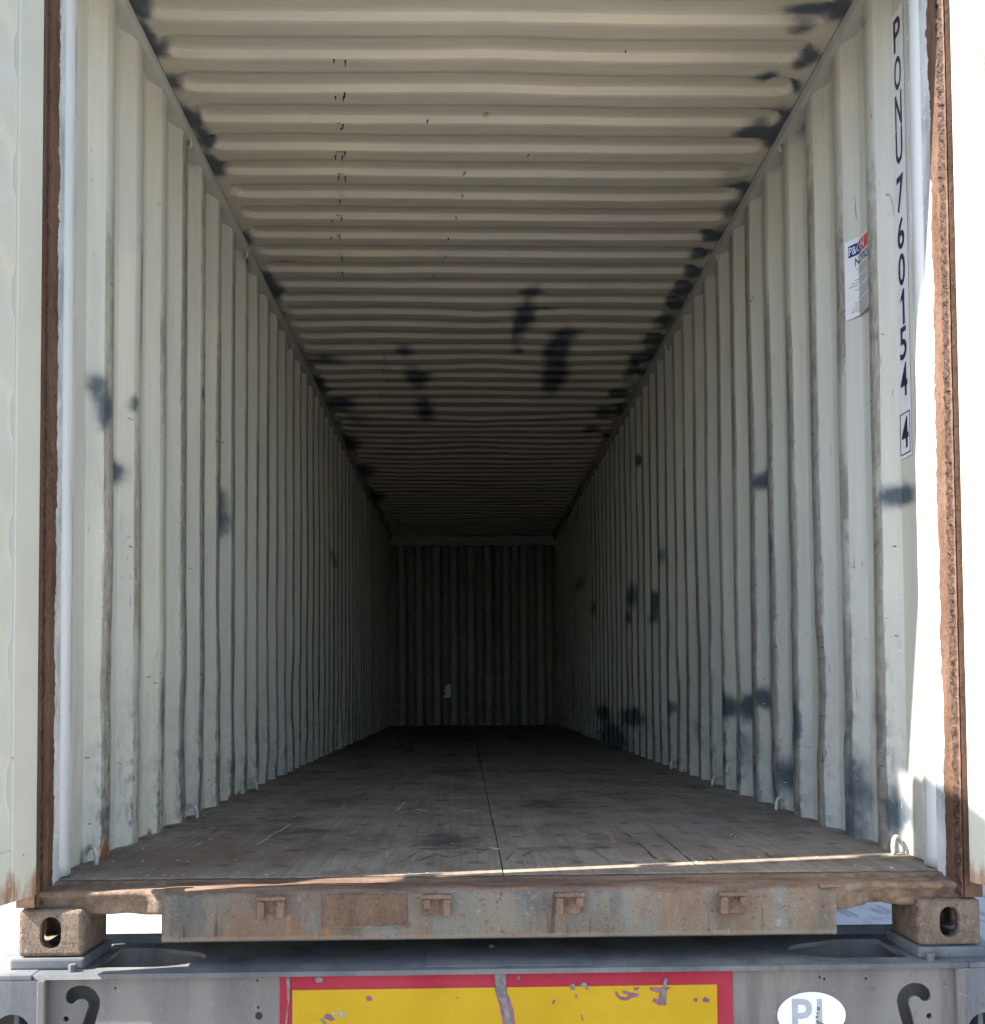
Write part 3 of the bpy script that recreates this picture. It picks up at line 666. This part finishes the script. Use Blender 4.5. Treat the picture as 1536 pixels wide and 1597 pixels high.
# cam keepers welded on the sill
def keeper(u, v, missing):
    p = ony(u, v, 0.)
    root = part('cam_keeper', box('cam_keeper', p[0]-.036, p[0]+.036, -.010, .0005, p[2]-.026, p[2]+.026, .004), RUSTF, BOX)
    part('keeper_lip', box('keeper_lip', p[0]-.038, p[0]+.038, -.030, -.009, p[2]+.020, p[2]+.031, .004), RUSTF, root)
    for s in (-1, 1):
        l = .022 if s == missing else .044
        part('keeper_lug', box('keeper_lug', p[0]+s*.025-.010, p[0]+s*.025+.010, -.034, -.009, p[2]+.0195-l, p[2]+.0195, .006, 3), RUSTF, root)
for u, v, m in ((425, 1415, 0), (682, 1412, -1), (886, 1409, 1), (1140, 1408, 1)): keeper(u, v, m)

# ---- lashing rings along the floor and under the top rails
def ring_mesh(name, w_, h_, r):
    pts = [(0, w_*math.cos(a), h_*math.sin(a)) for a in np.linspace(0, math.pi, 13)]
    pts = [(0, w_, -.012)]+pts+[(0, -w_, -.012)]
    return tube(pts, r, 8, name)
RM = ring_mesh('lashing_ring', .026, .042, .007); RM.materials.append(RINGP)
def ring(x, y, z, rot, tilt=0.):
    o = part('lashing_ring', RM, None, BOX, smooth=True); o.location = (x, y, z); o.rotation_euler = (0, tilt, rot)
    if z > 1: o.scale = (.8, .75, .75)
for i, y in enumerate((.375, 1.46, 2.60)): ring(-1.176, y, .008, 1.0+.3*(i % 3), .1)
for i, y in enumerate((.40, 1.53, 2.60, 3.72)): ring(1.174, y, .008, -.85-.3*(i % 3), -.1)
for y in (1.37, 2.40, 3.73):
    for s in (-1, 1): ring(s*1.174, y, ZR+.003, -.9*s, math.pi+.1*s)

# ---- doors, swung open past a right angle
def door(s, hx, hy, ang, lab):
    """leaf in local axes: a runs away from the hinge, t is the thickness behind the inner face, z up"""
    W_, H0, H1 = 1.165, -.002, 2.60
    a = Vector((s*math.cos(math.radians(ang-90))*0 + s*math.sin(math.radians(ang-90)), -math.cos(math.radians(ang-90)), 0))
    nrm = Vector((-s*math.cos(math.radians(ang-90)), -math.sin(math.radians(ang-90)), 0))      # inner face normal
    def M(p): return Vector((hx, hy, 0))+a*p[0]-nrm*p[1]+Vector((0, 0, p[2]))
    root_me = box('frame', 0, .0975, .0, .052, H0, H1, .003)
    def put(name, me, mat, parent, **k):
        for v in me.vertices: v.co = M(v.co)
        if s > 0: me.flip_normals()
        me.update(); return part(name, me, mat, parent, **k)
    root = put('door', root_me, DOORP, BOX, label=lab)
    put('door_stile', box('door_stile', W_-.0975, W_, 0, .052, H0, H1, .003), DOORP, root)
    put('door_rail', box('door_rail', .098, W_-.098, .002, .05, H0, .12, .003), DOORP, root)
    put('door_rail', box('door_rail', .098, W_-.098, .002, .05, H1-.12, H1, .003), DOORP, root)
    # panel with five long pressed fields
    xs = np.concatenate([np.linspace(.098, .26, 26), np.linspace(.28, W_-.28, 12), np.linspace(W_-.26, W_-.098, 26)]); zs = np.linspace(.12, H1-.12, 180)
    A, Z = np.meshgrid(xs, zs, indexing='ij'); pit = .295
    k = np.round((Z-.27)/pit); dz = abs(Z-.27-k*pit); ex = np.maximum(abs(A-W_/2)-(W_/2-.185), 0)
    d = np.maximum(dz, 0)+ex*.55
    T = .006+.009*(1-sstep(.075, .115, d))
    me = grid_mesh('door_panel', np.stack([A, T, Z], -1), flip=False)
    put('door_panel', me, DOORP, root, smooth=True)
    put('door_skin', box('door_skin', .098, W_-.098, .040, .05, .121, H1-.121), DOORP, root)
    # perished rubber seal and rust along the hinge edge
    n = 300; zz = np.linspace(H0+.003, H1-.003, n); V = []
    for i, z in enumerate(zz):
        q = .003*float(vnoise(z*30, 0, 130+s))+.002*float(vnoise(z*80, 3, 131+s))
        V += [(-.001, .006, z), (-.004-q*.6, .006, z), (-.005-q*.6, .02, z), (-.004, .03, z), (-.001, .03, z)]
    Fc = [(i*5+j, i*5+j+1, i*5+j+6, i*5+j+5) for i in range(n-1) for j in range(4)]
    put('door_seal', mesh('door_seal', V, Fc), TAN, root)
    for z in (.34, .98, 1.62, 2.28):
        h = put('hinge', box('hinge', -.015, .06, .053, .064, z-.04, z+.04, .003), DOORP, root)
        me = tube([(-.024, .05, z-.042), (-.024, .05, z+.042)], .011, 10, 'hinge_pin'); put('hinge_pin', me, RUST, h)
    return root
door(-1, -1.146, -.068, 100.5, 'shaded left leaf of the container door, cream white')
door(1, 1.172, -.040, 107.5, 'sunlit right leaf of the container door, cream white')

# ---- numbers and notice on the right wall
XF = XI+DEP
strip_top, strip_bot = onx(1386, 36, XF)[2], onx(1412, 714, XF)[2]
ya, yb = .318, .398
dec = part('number_decal', mesh('number_decal', [(XF-.0022, ya, strip_bot), (XF-.0022, yb, strip_bot), (XF-.0022, yb, strip_top), (XF-.0022, ya, strip_top)], [(0, 1, 2, 3)]), STICK, BOX, label='white vertical strip with the navy container number')
rows = [('P', 40, 90), ('O', 99, 150), ('N', 155, 207), ('U', 209, 262), ('7', 281, 336), ('6', 345, 393), ('0', 400, 449), ('1', 456, 510), ('5', 513, 563), ('4', 569, 620), ('4', 652, 700)]
yc = (ya+yb)/2+.002
def uu(v): return 1391+(v-60)*(1411-1391)/(640.)
for ch, v0, v1 in rows:
    za, zb = onx(uu(v0), v0, XF)[2], onx(uu(v1), v1, XF)[2]; h = za-zb
    if ch == '1': me = shape2d('character', [[(.19, 0), (.36, 0), (.36, 1), (.25, 1), (.0, .76), (.0, .66), (.19, .76)]], .0002, Matrix.Identity(4))
    else: me = shape2d('character', None, .0002, Matrix.Identity(4), .012, text=ch, size=1.)
    co = np.array([v.co for v in me.vertices]); lo, hi = co.min(0), co.max(0)
    wdt = .046 if ch != '1' else .028
    for v in me.vertices:
        v.co = (XF-.0032-v.co.z, yc-((v.co.x-(lo[0]+hi[0])/2)/(hi[0]-lo[0]))*wdt, zb+(v.co.y-lo[1])/(hi[1]-lo[1])*h)
    part('character', me, INK, dec)
za, zb = onx(uu(645), 645, XF)[2], onx(uu(709), 709, XF)[2]
fr = [[(-.034, za), (.034, za), (.034, zb), (-.034, zb)], [(-.031, za-.003), (.031, za-.003), (.031, zb+.003), (-.031, zb+.003)]]
part('check_digit_frame', shape2d('f', fr, .0002, basis((0, -1, 0), (0, 0, 1), (-1, 0, 0), (XF-.0032, yc, 0))), INK, dec)

# notice: follows the fold of the rib
zt, zbm = onx(1335, 376, XF)[2], onx(1335, 500, XF)[2]
fold = [(.730, .0045), (.678, DEP), (.591, DEP), (.545, .0075)]
seg = [math.dist(fold[i], fold[i+1]) for i in range(3)]
def on_fold(t, lift):
    for i in range(3):
        if t <= seg[i] or i == 2:
            q = t/seg[i]; y = fold[i][0]+(fold[i+1][0]-fold[i][0])*q; d = fold[i][1]+(fold[i+1][1]-fold[i][1])*q
            tx, ty = (fold[i+1][1]-fold[i][1])/seg[i], (fold[i+1][0]-fold[i][0])/seg[i]
            return Vector((XI+d-lift*abs(ty), y-lift*(-tx if ty < 0 else tx)*-1*-1, 0))
        t -= seg[i]
TW = .155
def fold_mesh(name, t0, t1, z0, z1, lift):
    ts = sorted({t0, t1, *[x for x in (seg[0], seg[0]+seg[1]) if t0 < x < t1]}); V = []; Fc = []
    for t in ts:
        p = on_fold(t, lift); V += [(p.x, p.y, z0), (p.x, p.y, z1)]
    for i in range(len(ts)-1): Fc.append((2*i, 2*i+1, 2*i+3, 2*i+2))
    return mesh(name, V, Fc)
note = part('notice_sticker', fold_mesh('notice_sticker', .006, TW, zbm, zt, .007), STICK, BOX, label='white printed notice sticker with blue and red logo')
part('logo_blue', fold_mesh('logo_blue', .022, .078, zt-.058, zt-.018, .0082), BLUE, note)
part('logo_red', fold_mesh('logo_red', .0782, .14, zt-.058, zt-.018, .0082), REDP, note)
def fold_text(txt, t0, t1, z0, z1, mat, name):
    me = shape2d(name, None, 0, Matrix.Identity(4), .01, text=txt, size=1.)
    co = np.array([v.co for v in me.vertices]); lo, hi = co.min(0), co.max(0)
    for v in me.vertices:
        p = on_fold(t0+(v.co.x-lo[0])/(hi[0]-lo[0])*(t1-t0), .0095); v.co = (p.x, p.y, z0+(v.co.y-lo[1])/(hi[1]-lo[1])*(z1-z0))
    part(name, me, mat, note)
fold_text('P&O', .026, .077, zt-.052, zt-.024, STICK, 'logo_lettering')
fold_text('N', .085, .112, zt-.052, zt-.024, STICK, 'logo_lettering')
fold_text('NOTICE', .05, .148, zt-.094, zt-.068, INK, 'notice_heading')
V, Fc = [], []
z = zt-.108
for i in range(16):
    if i in (3, 6, 10): z -= .006
    t0 = .02+random.random()*.045; t1 = .150-random.random()*.02
    for ta, tb in ((t0, min(seg[0], t1)), (max(seg[0], t0), t1)):
        if tb-ta < .004: continue
        p, q = on_fold(ta+.0002, .0085), on_fold(tb-.0002, .0085); n = len(V)
        V += [(p.x, p.y, z), (p.x, p.y, z+.0028), (q.x, q.y, z+.0028), (q.x, q.y, z)]; Fc.append((n, n+1, n+2, n+3))
    z -= .0092
part('notice_print', mesh('notice_print', V, Fc), PRINT, note, kind='stuff')

# ------------------------------------------------------------------ the trailer under it
TRA = empty('container_trailer', (0, 4, GZ), category='trailer', label='grey container trailer with red and yellow marker plate under the container')
YF, ZT = -.032, -.2005                              # face of the rear beam, top of its flange
def face_pt(u, v): p = ony(u, v, YF); return (p[0], p[2])
lh = [(785,500),(800,440),(860,390),(950,365),(1060,375),(1140,430),(1190,510),(1200,570),(1190,640),(1160,740),(1140,822),(1112,930),(1060,975),(980,960),(960,920),(990,822),(1030,700),(1060,620),(1050,560),(1010,530),(940,530),(900,560),(860,590),(820,580),(790,550)]
rh = [(890,480),(870,420),(820,370),(760,340),(680,330),(600,355),(530,410),(490,480),(478,560),(500,660),(530,770),(545,822),(575,930),(630,975),(700,960),(715,910),(690,822),(660,700),(630,600),(630,540),(660,500),(700,490),(745,505),(775,540),(820,555),(860,545),(885,510)]
LH = [face_pt(x/7.68, 1490+y/7.68) for x, y in lh]; RH = [face_pt(1336+x/7.68, 1490+y/7.68) for x, y in rh]
def hole(u, v, rpx): x, z = face_pt(u, v); return circle(x, z, rpx/622., 14)
holes = [LH, RH]+[hole(*q) for q in ((103,1590,4.2),(404,1585,6),(180,1542,1.8),(402,1530,2),(403,1572,2),(1449,1585,4.4),(1278,1525,2),(1285,1527.5,2),(1350,1527,2.2))]
XFA = 1.145
face = shape2d('rear_beam', [[(-XFA, -.50), (XFA, -.50), (XFA, ZT-.0125), (-XFA, ZT-.0125)]]+holes, .004, basis((1, 0, 0), (0, 0, 1), (0, -1, 0), (0, YF+.004, 0)))
beam = part('rear_beam', face, TRL, TRA)
# top flange plate with the openings beside the twist lock pads
def arc(cx, cy_, rx, ry, a0, a1, n=14): return [(cx+rx*math.cos(a), cy_+ry*math.sin(a)) for a in np.linspace(math.radians(a0), math.radians(a1), n)]
hl = [(-1.03, .012), (-.96, .012)]+arc(-.90, .095, .125, .083, -90, 60)+[(-.93, .205), (-1.03, .205)]
hr = [(1.03, .205), (.92, .205)]+arc(.88, .095, .13, .083, 120, 270)+[(.95, .012), (1.03, .012)]
plate = shape2d('top_flange', [[(-1.16, -.052), (1.16, -.052), (1.16, .26), (-1.16, .26)], hl, hr], .006, basis((1, 0, 0), (0, 1, 0), (0, 0, 1), (0, 0, ZT-.006)))
part('top_flange', plate, TRLT, TRA)
part('flange_ridge', box('flange_ridge', -1.16, 1.16, .262, .275, -.36, -.1765, .002), DARK, TRA)
part('flange_patch', box('flange_patch', -.20, .215, -.03, .17, ZT+.0002, ZT+.004, .0015), TRLT, TRA)
part('beam_back', box('beam_back', -1.16, 1.16, .2065, .218, -.50, ZT-.0125), TRL, TRA)
for x in (-.56, .58): part('beam_rib', box('beam_rib', x-.006, x+.006, -.021, .206, -.50, ZT-.0125), TRL, TRA)
for s in (-1, 1):
    # end box with its round opening
    lp = [(s*1.1455, -.52), (s*1.30, -.52), (s*1.30, ZT-.0122), (s*1.1455, ZT-.0122)]
    pu = (25, 1606) if s < 0 else (1530, 1602)
    x, z = face_pt(*pu); op = circle(x, z, .044, 22, .043)
    part('end_plate', shape2d('end_plate', [lp, op], .005, basis((1, 0, 0), (0, 0, 1), (0, -1, 0), (0, YF-.018, 0))), TRLT, TRA)
    part('end_stay', box('end_stay', x-.006, x+.006, -.03, .05, z-.06, z+.041), TRLT, TRA)
    part('end_top', box('end_top', min(s*1.161, s*1.31), max(s*1.161, s*1.31), -.055, .26, ZT-.012, ZT+.0015, .003), TRLT, TRA)
    part('end_side', box('end_side', min(s*1.29, s*1.30), max(s*1.29, s*1.30), -.04, .26, -.52, ZT-.0125), TRLT, TRA)
    part('beam_end_wall', box('beam_end_wall', min(s*1.139, s*1.152), max(s*1.139, s*1.152), -.0235, .2, -.5, ZT-.0125), TRL, TRA)
    part('corner_bar', box('corner_bar', min(s*1.128, s*1.149), max(s*1.128, s*1.149), -.056, -.0365, -.50, ZT-.0125, .004), TRL, TRA)
    part('hook_backing', box('hook_backing', min(s*.94, s*1.125), max(s*.94, s*1.125), .042, .048, -.50, -.236), TRL, TRA)
    pad = part('twist_lock_pad', box('twist_lock_pad', min(s*1.052, s*1.235), max(s*1.052, s*1.235), -.008, .2, ZT+.0003, -.1715, .006), TRLT, TRA)
    part('bolt', tube([(s*1.075, -.022, ZT+.0), (s*1.075, -.022, ZT+.018)], .010, 6, 'bolt'), TRLT, pad)
    part('main_rail', box('main_rail', min(s*.42, s*.55), max(s*.42, s*.55), .28, YB, -.62, -.178, .006), DARK, TRA)
for y in (3.0, 6.0, 9.0, 11.9): part('chassis_cross_member', box('chassis_cross_member', -1.2, 1.2, y, y+.12, -.34, -.176, .004), DARK, TRA)
# axles and wheels
def wheel_mesh():
    pr = [(.0, .05), (.12, .05), (.15, .02), (.26, .01), (.30, .10), (.33, .13), (.49, .145), (.52, .11), (.52, -.11), (.49, -.145), (.30, -.13), (.12, -.05), (.0, -.05)]
    n = 32; V = [(x, r*math.cos(2*math.pi*i/n), r*math.sin(2*math.pi*i/n)) for i in range(n) for r, x in pr]; k = len(pr)
    return mesh('wheel', V, [(i*k+j, i*k+j+1, ((i+1) % n)*k+j+1, ((i+1) % n)*k+j) for i in range(n) for j in range(k-1)])
WM = wheel_mesh(); WM.materials.append(RUBBER)
for y in (3.4, 4.7, 6.0):
    part('axle', tube([(-1.05, y, GZ+.52), (1.05, y, GZ+.52)], .07, 12, 'axle'), DARK, TRA)
    for s in (-1, 1):
        part('spring_hanger', box('spring_hanger', s*.485-.05, s*.485+.05, y-.1, y+.1, GZ+.58, -.615), DARK, TRA)
        o = part('wheel', WM, None, TRA, smooth=True); o.location = (s*1.03, y, GZ+.52); o.rotation_euler = (0, 0, 0 if s > 0 else math.pi)
for s in (-1, 1): part('landing_leg', box('landing_leg', s*.8-.06, s*.8+.06, 9.1, 9.22, GZ, -.34, .004), DARK, TRA)

# marker plate
px0, pz0 = face_pt(437, 1519)[0], -.2135; px1 = face_pt(1141, 1515)[0]
YP = YF-.001
mp = part('marker_plate', box('marker_plate', px0, px1, YP-.0035, YP, pz0-.20, pz0-.0005, .001, 1), REDS, TRA, label='red bordered yellow reflective marker plate, scratched')
yx0, yx1 = face_pt(457, 1560)[0], face_pt(1117, 1560)[0]; yz1 = face_pt(790, 1539.5)[1]
part('yellow_field', box('yellow_field', yx0, yx1, YP-.0048, YP-.0036, pz0-.168, yz1), YELLOW, mp)
def mark(name, pts, mat, lift, zoom=None):
    if zoom: pts = [(zoom[0]+x/3.84, 1500+y/3.84) for x, y in pts]
    lp = [face_pt(*q) for q in pts]; lp2 = []
    for i, p in enumerate(lp):
        q = lp[(i+1) % len(lp)]; L = math.dist(p, q); n = max(1, int(L/.006))
        for j in range(n):
            t = j/n; lp2.append((p[0]+(q[0]-p[0])*t+random.uniform(-.0008, .0008), p[1]+(q[1]-p[1])*t+random.uniform(-.0008, .0008)))
    part(name, shape2d(name, [lp2], .0002, basis((1, 0, 0), (0, 0, 1), (0, -1, 0), (0, YP-.0055-lift, 0))), mat, mp)
mark('torn_sheet', [(1308,150),(1378,150),(1385,195),(1400,225),(1420,290),(1430,372),(1436,420),(1362,420),(1352,340),(1335,255),(1312,180)], PURPLE, 0, (430,))
mark('scrape', [(1305,72),(1378,72),(1374,150),(1380,230),(1392,300),(1412,372),(1418,420),(1384,420),(1370,330),(1345,240),(1318,165)], SCRAPE, .0006, (430,))
mark('torn_sheet', [(292,325),(310,308),(335,318),(358,342),(340,354),(312,346),(298,340)], PURPLE, 0, (430,))
mark('torn_sheet', [(265,335),(285,340),(312,368),(300,374),(280,356)], SCRAPE, 0, (430,))
mark('torn_sheet', [(540,212),(560,200),(580,212),(574,230),(552,232)], PURPLE, 0, (430,))
mark('torn_sheet', [(682,175),(700,185),(715,205),(745,210),(765,200),(720,180),(735,170),(775,182),(828,190),(815,210),(780,215),(750,232),(715,225),(692,205)], PURPLE, 0, (780,))
mark('torn_sheet', [(885,150),(1015,150),(990,170),(988,258),(945,258),(905,235),(910,215),(940,220),(950,185),(900,172)], PURPLE, 0, (780,))
mark('scrape', [(978,95),(998,100),(985,160),(985,225),(972,252),(952,250),(965,210),(968,150)], SCRAPE, .0006, (780,))
for a in ([(1148,225),(1165,213),(1180,222),(1168,240)], [(1205,225),(1222,207),(1250,222),(1240,242),(1212,240)], [(790,150),(830,150),(815,172),(800,172)], [(442,205),(452,190),(460,205),(450,220)], [(305,240),(322,222),(328,235),(315,256)]):
    mark('torn_sheet', a, PURPLE, 0, (780,))
mark('scrape', [(415,140),(425,128),(440,130),(444,165),(418,166)], SCRAPE, .0004, (780,)); mark('scrape', [(475,140),(490,120),(510,125),(528,160),(510,168),(500,145),(482,150)], SCRAPE, .0004, (780,))
mark('scrape', [(236,98),(262,88),(288,98),(284,120),(250,124)], SCRAPE, .0004, (430,)); mark('scrape', [(66,75),(88,75),(90,150),(84,240),(72,370),(62,370),(76,230)], SCRAPE, .0004, (430,))
def small_text(txt, u, v, hgt, mat, parent, y, name, xs=1.):
    x, z = face_pt(u, v); me = shape2d(name, None, .0002, basis((xs, 0, 0), (0, 0, 1), (0, -1, 0), (x, y, z)), 0, text=txt, size=hgt)
    return part(name, me, mat, parent)
small_text('M', 522.5, 1581, .016, GREYINK, mp, YP-.0056, 'maker_mark')
x, z = face_pt(534, 1581)
part('maker_mark', shape2d('maker_mark', [circle(x, z, .0075, 20), circle(x, z, .0055, 20), circle(x, z, .0035, 16)], .0002, basis((1, 0, 0), (0, 0, 1), (0, -1, 0), (0, YP-.0056, 0))), GREYINK, mp)
# oval country sticker
ox, oz = face_pt(1265, 1584)
ov = part('country_sticker', shape2d('country_sticker', [circle(ox, oz, .0865, 48, .058)], .0006, basis((1, 0, 0), (0, 0, 1), (0, -1, 0), (0, YF-.001, 0))), STICK, TRA, label='white oval country sticker with faded grey letters')
def plate_text(ch, u0, u1, v0, v1):
    (xa, zt_), (xb, zb_) = face_pt(u0, v0), face_pt(u1, v1)
    me = shape2d('letter', None, .0002, Matrix.Identity(4), .02, text=ch, size=1.); co = np.array([v.co for v in me.vertices]); lo, hi = co.min(0), co.max(0)
    for v in me.vertices: v.co = (xa+(v.co.x-lo[0])/(hi[0]-lo[0])*(xb-xa), YF-.0022-v.co.z, zb_+(v.co.y-lo[1])/(hi[1]-lo[1])*(zt_-zb_))
    part('letter', me, GREYINK, ov)
plate_text('P', 1234, 1266.5, 1558, 1611); plate_text('L', 1273, 1300, 1558, 1611)
def dab(pts):
    lp = [face_pt(1180+x/7.68, 1500+y/7.68) for x, y in pts]
    part('torn_spot', shape2d('torn_spot', [lp], .0002, basis((1, 0, 0), (0, 0, 1), (0, -1, 0), (0, YF-.0032, 0))), SCRAPE, ov)
for q in ([(715,540),(745,540),(755,560),(745,585),(715,582)], [(708,608),(735,608),(733,626),(708,624)], [(700,650),(735,648),(728,676),(700,676)], [(706,695),(730,705),(800,745),(800,790),(765,790),(705,735)]): dab(q)

# ------------------------------------------------------------------ crumbs and splinters
V, Fc = [], []
def crumb(x, y, z, s, ang, lift=.4):
    n = len(V); a = Vector((math.cos(ang), math.sin(ang), 0)); b = Vector((-a.y, a.x, 0)); l, ww = s*random.uniform(.6, 1.6), s*random.uniform(.25, .5)
    c = Vector((x, y, z)); h = s*lift
    for p in (c-a*l-b*ww, c+a*l-b*ww*.6, c+a*l*.8+b*ww, c-a*l*.7+b*ww, c+Vector((0, 0, h))): V.append(tuple(p))
    Fc.extend([(n, n+1, n+4), (n+1, n+2, n+4), (n+2, n+3, n+4), (n+3, n, n+4)])
for i in range(260):
    y = .16+4*random.random()**2.0; x = random.uniform(-1.15, 1.15)
    if random.random() < .5: x = math.copysign(1.16-abs(random.gauss(0, .25)), random.choice((-1, -1, 1)))
    crumb(max(-1.17, min(1.17, x)), y, .0008, random.uniform(.002, .0055), random.uniform(0, 6.3))
link('debris', mesh('debris', V, Fc), flat_mat('pale splinters', (.42, .40, .36), .8, .4, 60), kind='stuff', label='pale crumbs and splinters lying on the container floor', category='debris')
V, Fc = [], []
crumb(0, 0, 0, .011, .4, .8); crumb(.004, .002, 0, .008, 1.9, 1.)
p = onz(766, 1478, ZT+.004)
o = link('stone_chip', mesh('stone_chip', V, Fc), MUD, label='small stone chip lying on the trailer beam under the sill', category='stone'); o.location = (p[0], p[1], ZT+.0042)
